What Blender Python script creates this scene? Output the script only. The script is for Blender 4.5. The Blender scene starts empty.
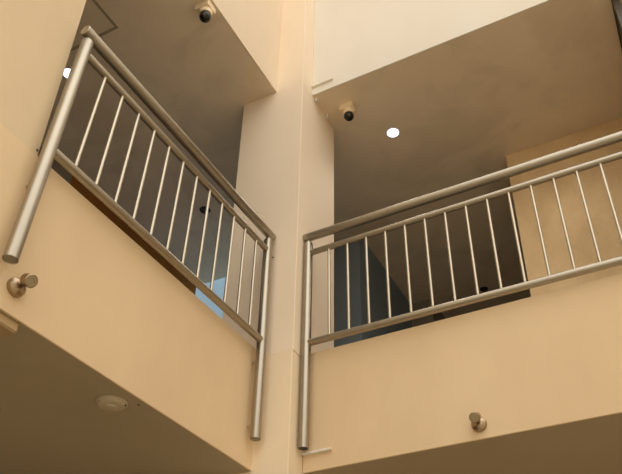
import bpy, bmesh, math
from mathutils import Vector, Matrix
C = bpy.context.scene.collection
PI = math.pi

# ------------------------------------------------------------------ materials
def lin(c):
    return tuple(((v/255)/12.92 if v/255 <= .04045 else ((v/255+.055)/1.055)**2.4) for v in c) + (1,)

def plaster(name, rgb, var=.06, bump=.15, scale=1.3, rough=.85, stain=0.0):
    m = bpy.data.materials.new(name); m.use_nodes = True
    nt = m.node_tree; N = nt.nodes; L = nt.links; b = N['Principled BSDF']
    b.inputs['Roughness'].default_value = rough
    b.inputs['Specular IOR Level'].default_value = .25
    tc = N.new('ShaderNodeTexCoord')
    mp = N.new('ShaderNodeMapping'); mp.inputs['Scale'].default_value = (1, 1, .55)
    L.new(tc.outputs['Object'], mp.inputs['Vector'])
    n1 = N.new('ShaderNodeTexNoise'); n1.inputs['Scale'].default_value = scale; n1.inputs['Detail'].default_value = 6
    n1.inputs['Roughness'].default_value = .6
    L.new(mp.outputs[0], n1.inputs['Vector'])
    r = N.new('ShaderNodeValToRGB')
    base = lin(rgb)
    r.color_ramp.elements[0].position = .32; r.color_ramp.elements[1].position = .68
    r.color_ramp.elements[0].color = tuple(v*(1-var*(1+.35*i)) for i, v in enumerate(base[:3])) + (1,)
    r.color_ramp.elements[1].color = tuple(min(1, v*(1+var*.5)) for v in base[:3]) + (1,)
    L.new(n1.outputs['Fac'], r.inputs['Fac'])
    out = r.outputs['Color']
    if stain > 0:
        n3 = N.new('ShaderNodeTexNoise'); n3.inputs['Scale'].default_value = 1.9; n3.inputs['Detail'].default_value = 3
        n3.inputs['Distortion'].default_value = .8
        L.new(tc.outputs['Object'], n3.inputs['Vector'])
        rr = N.new('ShaderNodeValToRGB')
        rr.color_ramp.elements[0].position = .48; rr.color_ramp.elements[1].position = .66
        rr.color_ramp.elements[0].color = (1, 1, 1, 1)
        rr.color_ramp.elements[1].color = (1-stain, 1-stain, 1-stain*1.1, 1)
        L.new(n3.outputs['Fac'], rr.inputs['Fac'])
        mx = N.new('ShaderNodeMix'); mx.data_type = 'RGBA'; mx.blend_type = 'MULTIPLY'
        mx.inputs['Factor'].default_value = 1
        L.new(out, mx.inputs['A']); L.new(rr.outputs['Color'], mx.inputs['B'])
        out = mx.outputs['Result']
    L.new(out, b.inputs['Base Color'])
    n2 = N.new('ShaderNodeTexNoise'); n2.inputs['Scale'].default_value = 55; n2.inputs['Detail'].default_value = 4
    L.new(tc.outputs['Object'], n2.inputs['Vector'])
    ad = N.new('ShaderNodeMath'); ad.operation = 'MULTIPLY_ADD'; ad.inputs[1].default_value = .25
    L.new(n2.outputs['Fac'], ad.inputs[0]); L.new(n1.outputs['Fac'], ad.inputs[2])
    bp = N.new('ShaderNodeBump'); bp.inputs['Strength'].default_value = bump; bp.inputs['Distance'].default_value = .01
    L.new(ad.outputs[0], bp.inputs['Height']); L.new(bp.outputs[0], b.inputs['Normal'])
    return m

def metal(name, rgb, rough=.35, met=1.0, grain=.05):
    m = bpy.data.materials.new(name); m.use_nodes = True
    nt = m.node_tree; N = nt.nodes; L = nt.links; b = N['Principled BSDF']
    b.inputs['Metallic'].default_value = met
    tc = N.new('ShaderNodeTexCoord')
    n = N.new('ShaderNodeTexNoise'); n.inputs['Scale'].default_value = 18; n.inputs['Detail'].default_value = 5
    L.new(tc.outputs['Object'], n.inputs['Vector'])
    mr = N.new('ShaderNodeMapRange'); mr.inputs['To Min'].default_value = rough-grain; mr.inputs['To Max'].default_value = rough+grain
    L.new(n.outputs['Fac'], mr.inputs['Value']); L.new(mr.outputs[0], b.inputs['Roughness'])
    r = N.new('ShaderNodeValToRGB'); base = lin(rgb)
    r.color_ramp.elements[0].color = tuple(v*.88 for v in base[:3])+(1,); r.color_ramp.elements[1].color = tuple(min(1, v*1.06) for v in base[:3])+(1,)
    L.new(n.outputs['Fac'], r.inputs['Fac']); L.new(r.outputs[0], b.inputs['Base Color'])
    return m

def glow(name, rgb, s):
    m = bpy.data.materials.new(name); m.use_nodes = True
    nt = m.node_tree; N = nt.nodes; b = N['Principled BSDF']
    n = N.new('ShaderNodeTexNoise'); n.inputs['Scale'].default_value = 3
    tc = N.new('ShaderNodeTexCoord'); nt.links.new(tc.outputs['Object'], n.inputs['Vector'])
    r = N.new('ShaderNodeValToRGB'); base = lin(rgb)
    r.color_ramp.elements[0].color = tuple(v*.85 for v in base[:3])+(1,); r.color_ramp.elements[1].color = base
    nt.links.new(n.outputs['Fac'], r.inputs['Fac'])
    nt.links.new(r.outputs[0], b.inputs['Emission Color']); nt.links.new(r.outputs[0], b.inputs['Base Color'])
    b.inputs['Emission Strength'].default_value = s
    b.inputs['Roughness'].default_value = .4
    return m

M_WALL_UP = plaster('cream_plaster_upper', (232, 228, 219), .05)
M_WALL_UL = plaster('cream_plaster_upper_left', (234, 218, 196), .05)
M_WALL_LO = plaster('cream_plaster_parapet', (229, 206, 171), .07)
M_WALL_NEAR = plaster('cream_plaster_near', (222, 203, 172), .06)
M_COL = plaster('cream_plaster_column', (244, 228, 206), .04)
M_COL2 = plaster('cream_plaster_column_foot', (242, 225, 197), .05)
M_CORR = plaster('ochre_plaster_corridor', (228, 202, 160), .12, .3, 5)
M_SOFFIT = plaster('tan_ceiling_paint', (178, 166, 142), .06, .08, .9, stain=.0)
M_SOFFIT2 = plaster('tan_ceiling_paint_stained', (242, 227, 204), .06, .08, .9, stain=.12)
M_FLOOR = plaster('pale_stone_floor', (196, 184, 160), .08, .1, 2)
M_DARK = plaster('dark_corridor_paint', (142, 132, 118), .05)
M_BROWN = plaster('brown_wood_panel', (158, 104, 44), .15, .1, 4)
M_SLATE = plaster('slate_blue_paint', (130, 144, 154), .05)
M_BLUEWIN = glow('pale_blue_daylit_glass', (166, 196, 214), .62)
M_STEEL = metal('brushed_stainless', (176, 168, 153), .36)
M_STEEL2 = metal('brushed_stainless_slim', (205, 196, 178), .44)
M_NICKEL = metal('brushed_nickel', (176, 156, 130), .3)
M_HEADFACE = metal('frosted_lens', (168, 152, 122), .5, .2)
M_DARKMET = metal('dark_bronze', (84, 78, 66), .45, .3)
M_GREYMET = metal('grey_aluminium', (140, 134, 120), .45, .4)
M_BLACK = metal('black_plastic', (22, 21, 20), .25, 0)
M_BEIGE = plaster('beige_plastic', (240, 220, 188), .03, .0, 6, .5)
M_TAN = plaster('tan_plastic', (184, 160, 122), .03, .0, 6, .5)
M_WHITE = plaster('off_white_plastic', (196, 184, 160), .03, .0, 6, .5)
M_LAMP = glow('lit_lamp', (236, 240, 255), 2.2)
M_UNLIT = metal('unlit_lamp_reflector', (40, 34, 27), .5, 0)
M_RING = plaster('lamp_ring_halo_tint', (212, 206, 214), .03, 0, 6, .5)  # lavender puts the soft halo of a lit lamp into its ring colour

# ------------------------------------------------------------------ mesh helpers
def box(bm, a, b):
    x0, y0, z0 = a; x1, y1, z1 = b
    v = [bm.verts.new(p) for p in ((x0,y0,z0),(x1,y0,z0),(x1,y1,z0),(x0,y1,z0),(x0,y0,z1),(x1,y0,z1),(x1,y1,z1),(x0,y1,z1))]
    for f in ((0,3,2,1),(4,5,6,7),(0,1,5,4),(1,2,6,5),(2,3,7,6),(3,0,4,7)): bm.faces.new([v[i] for i in f])

def prism(bm, prof, axis, t0, t1):
    """prof: 2-d outline; axis 0/1: extruded along x or y, outline in (other, z)"""
    def P(u, w, t): return (t, u, w) if axis == 0 else (u, t, w)
    A = [bm.verts.new(P(u, w, t0)) for u, w in prof]; B = [bm.verts.new(P(u, w, t1)) for u, w in prof]
    n = len(prof)
    bm.faces.new(A); bm.faces.new(B[::-1])
    for i in range(n): bm.faces.new((A[i], B[i], B[(i+1) % n], A[(i+1) % n]))
    bmesh.ops.recalc_face_normals(bm, faces=bm.faces[:])

def lathe(bm, prof, origin, axis, seg=32):
    """prof: list of (r, h) along axis from origin"""
    ax = Vector(axis).normalized()
    u = ax.orthogonal().normalized(); w = ax.cross(u); o = Vector(origin)
    rings = []
    for r, h in prof:
        c = o + ax*h
        if r < 1e-6: rings.append([bm.verts.new(c)])
        else: rings.append([bm.verts.new(c + (u*math.cos(2*PI*k/seg) + w*math.sin(2*PI*k/seg))*r) for k in range(seg)])
    for a, b in zip(rings, rings[1:]):
        for k in range(seg):
            q = [a[k % len(a)], a[(k+1) % len(a)], b[(k+1) % len(b)], b[k % len(b)]]
            f = []
            for v in q:
                if v not in f: f.append(v)
            if len(f) > 2:
                try: bm.faces.new(f)
                except ValueError: pass
    bmesh.ops.recalc_face_normals(bm, faces=bm.faces[:])

def rod(bm, a, b, r, seg=24, ch=.003):
    d = (Vector(b)-Vector(a)).length; ch = min(ch, r*.4)
    lathe(bm, [(0, 0), (r-ch, 0), (r, ch), (r, d-ch), (r-ch, d), (0, d)], a, Vector(b)-Vector(a), seg)

def obj(name, bm, mat, parent=None, smooth=False, bevel=0):
    me = bpy.data.meshes.new(name); bm.to_mesh(me); bm.free()
    o = bpy.data.objects.new(name, me); C.objects.link(o); me.materials.append(mat)
    if smooth:
        me.shade_smooth() if hasattr(me, 'shade_smooth') else None
        me.set_sharp_from_angle(angle=math.radians(35))
    if bevel:
        m = o.modifiers.new('bevel', 'BEVEL'); m.width = bevel; m.segments = 2; m.limit_method = 'ANGLE'
        me.shade_smooth(); m.harden_normals = True
    if parent: o.parent = parent
    return o

def struct(name, bm, mat, bevel=0):
    o = obj(name, bm, mat, None, False, bevel); o['kind'] = 'structure'; return o

def thing(name, label, cat, loc, group=None):
    o = bpy.data.objects.new(name, None); C.objects.link(o); o.location = loc; o.empty_display_size = .05
    o['label'] = label; o['category'] = cat
    if group: o['group'] = group
    return o

# ------------------------------------------------------------------ dimensions (metres)
H = 3.2          # soffit to soffit
HP = .777        # parapet height above the soffit
SL = .55         # slab thickness
CX, CY = .2385, .154      # column's proud corner
YL = -2.01       # left opening's near end
XR = 2.62        # right opening's far end
TOP = 7.0

# ------------------------------------------------------------------ shell
def lprof(s, z0, zt):        # facade skin over the slab edge, then full thickness
    return [(0, z0), (0, zt), (s*.15, zt), (s*.15, z0+SL), (s*.012, z0+SL), (s*.012, z0)]

bm = bmesh.new(); prism(bm, lprof(-1, 0, HP), 1, YL, -CY); struct('wall_left_parapet', bm, M_WALL_LO, .004)
bm = bmesh.new(); prism(bm, [(0, 0), (0, HP-.004), (-.15, HP-.004), (-.15, SL), (-.012, SL), (-.012, 0)], 1, -7, YL)
struct('wall_left_lower', bm, M_WALL_LO)
bm = bmesh.new(); box(bm, (-.15, -7, HP-.004), (-.0015, YL, TOP)); struct('wall_left', bm, M_WALL_NEAR)
bm = bmesh.new(); prism(bm, [(0, H), (0, TOP), (-.15, TOP), (-.15, H+SL), (-.012, H+SL), (-.012, H)], 1, YL, -CY)
struct('wall_left_upper', bm, M_WALL_UL, .004)
bm = bmesh.new(); prism(bm, lprof(1, 0, HP), 0, CX, 5.2); struct('wall_right_parapet', bm, M_WALL_LO, .004)
bm = bmesh.new(); prism(bm, lprof(1, H, TOP), 0, CX, 5.2); struct('wall_right_upper', bm, M_WALL_UP, .004)
bm = bmesh.new(); box(bm, (XR+.1, 0, HP), (5.2, .15, H)); struct('wall_right', bm, M_WALL_UP)
# column in the corner
bm = bmesh.new(); box(bm, (-.312, -CY, .7312), (CX, .402, TOP)); struct('wall_corner_upper', bm, M_COL, .006)
bm = bmesh.new(); box(bm, (-.312, -CY-.004, -3.2), (CX-.003, .389, .731)); struct('wall_corner_lower', bm, M_COL2, .006)
# slabs, whose undersides are the ceilings
def slab(name, z0, mat, dep=SL):
    bm = bmesh.new()
    box(bm, (-4.2, -7, z0), (-.012, .012, z0+dep))
    box(bm, (-4.2, .012, z0), (5.2, 5.2, z0+dep))
    return struct(name, bm, mat)
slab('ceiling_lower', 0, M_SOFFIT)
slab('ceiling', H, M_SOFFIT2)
# corridor shell behind the openings
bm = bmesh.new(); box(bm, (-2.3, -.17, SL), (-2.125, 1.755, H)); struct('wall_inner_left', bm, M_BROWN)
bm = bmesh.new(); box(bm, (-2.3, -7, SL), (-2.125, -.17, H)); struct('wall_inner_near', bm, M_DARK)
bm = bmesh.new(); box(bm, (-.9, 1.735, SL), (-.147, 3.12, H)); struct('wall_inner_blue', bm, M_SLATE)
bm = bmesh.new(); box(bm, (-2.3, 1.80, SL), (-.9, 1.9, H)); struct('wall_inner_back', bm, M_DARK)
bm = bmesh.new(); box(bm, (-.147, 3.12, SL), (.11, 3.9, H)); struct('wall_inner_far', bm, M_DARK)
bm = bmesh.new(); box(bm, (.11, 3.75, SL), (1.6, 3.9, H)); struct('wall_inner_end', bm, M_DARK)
bm = bmesh.new(); box(bm, (1.449, 1.345, SL), (5.2, 1.46, H)); struct('wall_inner_right', bm, M_CORR, .006)
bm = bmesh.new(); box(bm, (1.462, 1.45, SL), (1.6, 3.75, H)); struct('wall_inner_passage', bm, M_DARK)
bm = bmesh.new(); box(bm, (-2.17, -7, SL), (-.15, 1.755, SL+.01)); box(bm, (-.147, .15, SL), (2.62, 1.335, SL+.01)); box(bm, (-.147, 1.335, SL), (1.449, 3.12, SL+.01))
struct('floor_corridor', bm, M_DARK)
# daylit window closing the left corridor
bm = bmesh.new(); box(bm, (-2.17, 1.755, SL), (-.9, 1.80, H))
w = struct('window_1', bm, M_BLUEWIN)
# lower storey
bm = bmesh.new(); box(bm, (-2.5, -7, -3.2), (-2.35, 3, 0)); struct('wall_below_left', bm, M_DARK)
bm = bmesh.new(); box(bm, (-2.35, 2.6, -3.2), (5.2, 2.75, 0)); struct('wall_below_right', bm, M_CORR)
bm = bmesh.new(); box(bm, (-4.2, -14, -3.4), (14, 5.2, -3.2)); struct('floor', bm, M_FLOOR)
bm = bmesh.new(); box(bm, (9, -14, -3.2), (9.2, 0, 5.5)); struct('wall_opposite_blocker', bm, M_WALL_UP)  # unseen atrium side, put in to cut the light from that direction
# ends of the two wings
bm = bmesh.new(); box(bm, (-4.2, -7.2, -3.2), (-.0015, -7, TOP)); struct('wall_behind', bm, M_WALL_NEAR)
bm = bmesh.new(); box(bm, (5.2, 0, -3.2), (5.4, 5.2, TOP)); struct('wall_far_right', bm, M_WALL_NEAR)

# framed glazing at the end of the right-hand corridor
bm = bmesh.new()
box(bm, (2.537, .155, H-.03), (2.550, 1.335, H)); box(bm, (2.575, .155, H-.03), (2.587, 1.335, H))
fr = struct('window_2', bm, M_DARKMET)
bm = bmesh.new(); box(bm, (2.550, .155, H-.018), (2.575, 1.335, H-.001)); obj('window_track', bm, M_GREYMET, fr)
bm = bmesh.new(); box(bm, (2.54, .155, SL), (2.585, .20, H-.03)); box(bm, (2.54, 1.29, SL), (2.585, 1.335, H-.03)); obj('window_jamb', bm, M_DARKMET, fr)
bm = bmesh.new(); box(bm, (2.587, .155, H-.02), (5.0, 1.335, H-.001)); struct('painted_bright_ceiling_1', bm, M_WALL_UP)  # pale sheet, its light colour stands in for the lit ceiling past the frame

# ------------------------------------------------------------------ railings
def railing(label, side):
    """side 'L': runs in y at x=+.06; side 'R': runs in x at y=-.06. t is the running coordinate"""
    if side == 'L':
        P = lambda t, z, o=.06: (o, t, z); out = 1
        ends = (-2.003, -.232); lean = (.027, 0); hr = (-2.012, -.178); ch, cm, cb = (1.624, 1.645), (1.486, 1.500), .797; rack = .034
        bal = [-1.857+.1345*k for k in range(12)]; bots = (.170, .150)
    else:
        P = lambda t, z, o=.06: (t, -o, z)
        ends = (.274, 2.50); lean = (0, 0); hr = (.243, 2.54); ch, cm, cb = (1.663, 1.663), (1.522, 1.524), .814; rack = -.005
        bal = [.434+.1345*k for k in range(15)]; bots = (.118, .118)
    root = thing('railing', label, 'railing', P((ends[0]+ends[1])/2, 0, 0), 'stainless balcony railings')
    inv = -Vector(root.location)
    def part(name, bm, mat, parent=root):
        bmesh.ops.translate(bm, verts=bm.verts[:], vec=inv)
        return obj(name, bm, mat, parent, True)
    bm = bmesh.new(); rod(bm, P(hr[0], ch[0]), P(hr[1], ch[1]), .030, 32); h = part('handrail', bm, M_STEEL)
    for e, ln, c in zip(ends, lean, ch):
        e += ln
        bm = bmesh.new(); rod(bm, P(e, c-.058), P(e, c-.024), .010, 16); part('spigot', bm, M_STEEL, h)
    bm = bmesh.new(); rod(bm, P(ends[0]+lean[0], cm[0]), P(ends[1]-.0, cm[1]), .0205); part('upper_rail', bm, M_STEEL)
    bm = bmesh.new(); rod(bm, P(ends[0], cb), P(ends[1]-.0, cb), .0225); part('lower_rail', bm, M_STEEL)
    for e, zb, ln, c in zip(ends, bots, lean, ch):
        bm = bmesh.new(); d = c-.048-zb
        lathe(bm, [(.027, .004), (.030, 0), (.030, d-.014), (.024, d-.003), (0, d)], P(e-ln, zb), Vector(P(e+ln, zb+d))-Vector(P(e-ln, zb)), 32)
        po = part('post', bm, M_STEEL)
        bm = bmesh.new(); rod(bm, P(e-ln, zb+.001), P(e-ln, zb+.012), .0272, 28)
        part('end_cap', bm, M_BLACK if side == 'R' else M_GREYMET, po)
        for zz in ((zb+.09, HP-.12) if not ln else (HP-.19,)):
            q = e-ln+2*ln*(zz-zb)/d
            bm = bmesh.new(); rod(bm, P(q, zz, .0), P(q, zz, .04), .009, 16); part('standoff', bm, M_STEEL2, po)
    for t in bal:
        g = (t-bal[0])/(ends[1]-bal[0]) if side == 'L' else (t-bal[0])/(2.2-bal[0])
        ln = rack*(1-g) if side == 'L' else rack
        c = cm[0]+(cm[1]-cm[0])*g
        bm = bmesh.new(); rod(bm, P(t, cb+.015), P(t+ln, c-.013), .009, 16, .001); part('baluster', bm, M_STEEL2)
    return root
railing('stainless steel railing with twelve balusters across the left balcony opening', 'L')
railing('stainless steel railing across the wide right balcony opening', 'R')

# ------------------------------------------------------------------ wall spotlights
def spotlight(loc, n, label):
    root = thing('wall_spotlight', label, 'spotlight', loc, 'small metal wall spotlights')
    n = Vector(n)
    bm = bmesh.new(); lathe(bm, [(.0, 0), (.040, 0), (.041, .006), (.039, .020), (.031, .027), (.018, .034), (0, .036)], (0, 0, 0), n, 36)
    obj('wall_cup', bm, M_NICKEL, root, True)
    up = Vector((0, 0, .012))
    bm = bmesh.new(); rod(bm, n*.035, n*.075+up*.6, .007, 14); obj('neck', bm, M_DARKMET, root, True)
    d = (n + Vector((0, 0, -.55)) + n.cross(Vector((0, 0, 1)))*0).normalized()
    c = n*.072 + up
    bm = bmesh.new(); lathe(bm, [(0, -.024), (.022, -.024), (.027, -.019), (.028, .016), (.026, .019), (.024, .015)], c, d, 32)
    hd = obj('lamp_head', bm, M_NICKEL, root, True)
    bm = bmesh.new(); lathe(bm, [(0.0245, .012), (.0245, .0165), (.014, .0175), (.013, .015), (0, .0155)], c, d, 28); obj('lens', bm, M_HEADFACE, hd, True)
spotlight((0, -1.933, .118), (1, 0, 0), 'small brushed metal spotlight on the left parapet below the railing post')
spotlight((1.280, 0, .080), (0, -1, 0), 'small brushed metal spotlight low on the right parapet')

# ------------------------------------------------------------------ cameras on the soffit
def security_camera(loc, rz, label, s=1.0):
    root = thing('security_camera', label, 'security camera', loc, 'dome cameras under the upper soffit')
    root.rotation_euler = (0, 0, rz)
    bm = bmesh.new(); box(bm, (-.052*s, -.042*s, -.052*s), (.052*s, .042*s, 0)); obj('junction_box', bm, M_BEIGE, root, False, .006)
    bm = bmesh.new(); rod(bm, (.008*s, 0, -.052*s), (.008*s, 0, -.088*s), .041*s, 28); obj('mount_ring', bm, M_BEIGE, root, True)
    bm = bmesh.new(); z = -.088*s-.016*s
    lathe(bm, [(0, z-.036*s)] + [(.036*s*math.sin(a), z-.036*s*math.cos(a)) for a in (.25, .5, .75, 1.0, 1.25, 1.5, 1.75, 2.0)] + [(0, z+.015*s)], (.008*s, 0, 0), (0, 0, 1), 28); dm = obj('dome', bm, M_BLACK, root, True)
    bm = bmesh.new(); rod(bm, (.014*s, -.018*s, -.112*s), (.022*s, -.026*s, -.132*s), .010*s, 16); obj('lens', bm, M_DARKMET, dm, True)
security_camera((.445, .235, H), 0, 'black dome camera on a beige box beside the lit ceiling lamp', 1.12)
security_camera((-.075, -1.040, H), 0, 'black dome camera on a beige box at the left opening soffit edge', 1.15)

# junction box under the lower soffit, near corner
root = thing('junction_box', 'beige box fixed under the lower left soffit edge below the spotlight', 'junction box', (-.072, -1.985, 0))
bm = bmesh.new(); box(bm, (-.055, -.13, -.040), (.055, .13, 0)); obj('box_body', bm, M_TAN, root, False, .005)
bm = bmesh.new(); box(bm, (-.050, -.125, -.045), (.050, .125, -.040)); obj('lid', bm, M_TAN, root, False, .002)

# ------------------------------------------------------------------ ceiling lights
def downlight(x, y, label, lit, r=.052):
    root = thing('ceiling_lamp', label, 'ceiling lamp', (x, y, H), 'recessed ceiling lamps')
    bm = bmesh.new(); lathe(bm, [(r*.98, -.001), (r, -.006), (r*1.14, -.005), (r*1.20, 0)], (0, 0, 0), (0, 0, 1), 40)
    obj('trim_ring', bm, M_RING if lit else M_UNLIT, root, True)
    bm = bmesh.new(); lathe(bm, [(r, -.003), (r*.5, -.0045), (0, -.005)], (0, 0, 0), (0, 0, 1), 40)
    obj('lamp_disc', bm, M_LAMP if lit else M_UNLIT, root, True)
downlight(.669, .655, 'round lit ceiling lamp in the right corridor ceiling', True)
downlight(-1.36, -1.035, 'round lit ceiling lamp half hidden behind the left railing post', True)
downlight(-1.323, .760, 'dark unlit ceiling lamp seen between the left railing balusters', False, .045)
downlight(.687, 3.207, 'dark unlit ceiling lamp deep in the right passage above the lower rail', False, .038)

for x, y, e in ((.676, .640, 22), (-1.367, -1.053, 5), (1.9, .75, 16)):  # beams of the lit lamps; the last is added fill with no fixture
    l = bpy.data.lights.new('lamp_and_fill_beam', 'SPOT'); l.energy = e; l.spot_size = math.radians(120); l.spot_blend = .6; l.shadow_soft_size = .25; l.color = (1, .93, .84)
    o = bpy.data.objects.new('lamp_and_fill_beam', l); C.objects.link(o); o.location = (x, y, H-.03)
# detector on the lower soffit
root = thing('smoke_detector', 'round off-white detector on the lower left soffit', 'smoke detector', (-.138, -1.168, 0))
bm = bmesh.new(); lathe(bm, [(0, 0), (.072, 0), (.073, -.006), (.070, -.010), (0, -.010)], (0, 0, 0), (0, 0, 1), 40); obj('base_plate', bm, M_WHITE, root, True)
bm = bmesh.new(); lathe(bm, [(.066, -.010), (.062, -.020), (.050, -.024), (.030, -.025), (.028, -.031), (.024, -.033), (0, -.033)], (0, 0, 0), (0, 0, 1), 40); obj('sensor_cover', bm, M_WHITE, root, True)
bm = bmesh.new(); rod(bm, (.058, .03, -.014), (.058, .03, -.021), .005, 12); obj('indicator', bm, M_BLACK, root, True)

# access hatch in the left ceiling
root = thing('ceiling_hatch', 'square access hatch flush in the dark ceiling at top left', 'access hatch', (-.98, -1.42, H))
bm = bmesh.new()
for a, b in (((-.235,-.235,-.004),(-.215,.235,0)), ((.215,-.235,-.004),(.235,.235,0)), ((-.215,-.235,-.004),(.215,-.215,0)), ((-.215,.215,-.004),(.215,.235,0))): box(bm, a, b)
obj('hatch_frame', bm, M_SOFFIT, root)
bm = bmesh.new(); box(bm, (-.212, -.212, -.003), (.212, .212, 0)); obj('hatch_panel', bm, M_SOFFIT2, root)

# cable covers
def cover(loc, size, label):
    root = thing('cable_cover', label, 'cable cover', loc, 'short cream cable covers')
    l, d, h = size
    bm = bmesh.new(); prism(bm, [(0, 0), (0, h), (-d*.6, h), (-d, h*.6), (-d, 0)], 0, 0, l); obj('cover_channel', bm, M_WALL_UP, root)
    bm = bmesh.new(); box(bm, (l, -d, 0), (l+.004, 0, h)); obj('cover_end', bm, M_BEIGE, root)
cover((CX, 0, 3.283), (.185, .018, .014), 'short cream cable cover above the right soffit beside the column')
cover((CX, 0, .102), (.185, .022, .016), 'short cream cable cover at the foot of the right railing post')
def tag_clip(loc, label):
    root = thing('pipe_clip', label, 'pipe clip', loc, 'cream clips where soffit meets column')
    bm = bmesh.new(); rod(bm, (0, 0, 0), (0, 0, -.028), .011, 18); obj('clip_body', bm, M_WALL_UP, root, True)
    bm = bmesh.new(); rod(bm, (0, 0, -.028), (0, 0, -.036), .014, 18); obj('clip_cap', bm, M_WALL_UP, root, True)
tag_clip((CX+.013, .045, H), 'cream clip under the right soffit beside the column, nearest its edge')
tag_clip((CX+.013, .235, H), 'cream clip under the right soffit beside the column, nearer the camera box')
def anchor(loc, n, label):
    bm = bmesh.new(); lathe(bm, [(0, -.004), (.006, -.004), (.006, .002), (.003, .004), (0, .004)], (0, 0, 0), n, 12)
    o = obj('screw', bm, M_DARKMET, None, True); o.location = loc
    o['label'] = label; o['category'] = 'screw'; o['group'] = 'dark screws left in the plaster'
anchor((.058, -CY, 1.50), (0, -1, 0), 'tiny dark screw in the column beside the left railing end')
anchor((0, -2.02, .80), (1, 0, 0), 'tiny dark screw at the bottom corner of the left opening')
anchor((-.045, -1.09, 0), (0, 0, -1), 'tiny dark screw beside the round detector on the lower soffit')
anchor((-.66, -1.355, 0), (0, 0, -1), 'tiny dark screw in the lower soffit at left picture edge')

# ------------------------------------------------------------------ light
W = bpy.data.worlds.new('world'); bpy.context.scene.world = W; W.use_nodes = True
nt = W.node_tree; bg = nt.nodes['Background']
bg.inputs['Color'].default_value = (1, .91, .78, 1); bg.inputs['Strength'].default_value = 1.47
tc = nt.nodes.new('ShaderNodeTexCoord'); sx = nt.nodes.new('ShaderNodeSeparateXYZ'); rp = nt.nodes.new('ShaderNodeValToRGB')
mr = nt.nodes.new('ShaderNodeMapRange'); mr.inputs['From Min'].default_value = -1
nt.links.new(tc.outputs['Generated'], sx.inputs[0]); nt.links.new(sx.outputs['Z'], mr.inputs['Value']); nt.links.new(mr.outputs[0], rp.inputs['Fac'])
e = rp.color_ramp.elements; e[0].position = .40; e[0].color = (.42, .35, .26, 1); e[1].position = .85; e[1].color = (1.25, 1.17, 1.04, 1)
k = rp.color_ramp.elements.new(.54); k.color = (.96, .87, .745, 1)
nt.links.new(rp.outputs[0], bg.inputs['Color'])
def area(name, loc, tgt, sx, sy, e, col):
    l = bpy.data.lights.new(name, 'AREA'); l.shape = 'RECTANGLE'; l.size = sx; l.size_y = sy; l.energy = e; l.color = col
    o = bpy.data.objects.new(name, l); C.objects.link(o); o.location = loc
    o.rotation_euler = (Vector(tgt)-Vector(loc)).to_track_quat('-Z', 'Y').to_euler(); return o
area('skylight', (2.6, -3.3, 8.5), (2.2, -2.8, 0), 4.5, 6, 45, (1, .95, .87))

# ------------------------------------------------------------------ camera
cam = bpy.data.cameras.new('camera'); co = bpy.data.objects.new('camera', cam); C.objects.link(co)
f, ppx, ppy = 744.05, 333.74, 309.16
R = Matrix(((8.95166913e-01, 4.45730743e-01, 5.49208286e-04), (2.49774499e-01, -5.02645169e-01, 8.27623425e-01), (-3.69173261e-01, 7.40723929e-01, 5.61283497e-01)))
r, u, w = R[0], -0*R[1], R[2]
r = Vector(R[0]); w = Vector(R[2]); w.normalize(); u = r.cross(w)*1.0
u = Vector(w).cross(r)*-1.0
u = r.cross(w)
M3 = Matrix((r, u, -w)).transposed()
co.matrix_world = Matrix.Translation((2.17703, -3.49536, -1.58887)) @ M3.to_4x4()
cam.sensor_width = 36; cam.sensor_fit = 'HORIZONTAL'; cam.lens = f/622*36
cam.shift_x = (311-ppx)/622; cam.shift_y = (ppy-237)/622
cam.clip_start = .05
S = bpy.context.scene; S.camera = co
S.view_settings.view_transform = 'Standard'; S.view_settings.look = 'None'; S.view_settings.exposure = 0
try: S.cycles.max_bounces = 8; S.cycles.diffuse_bounces = 6
except Exception: pass
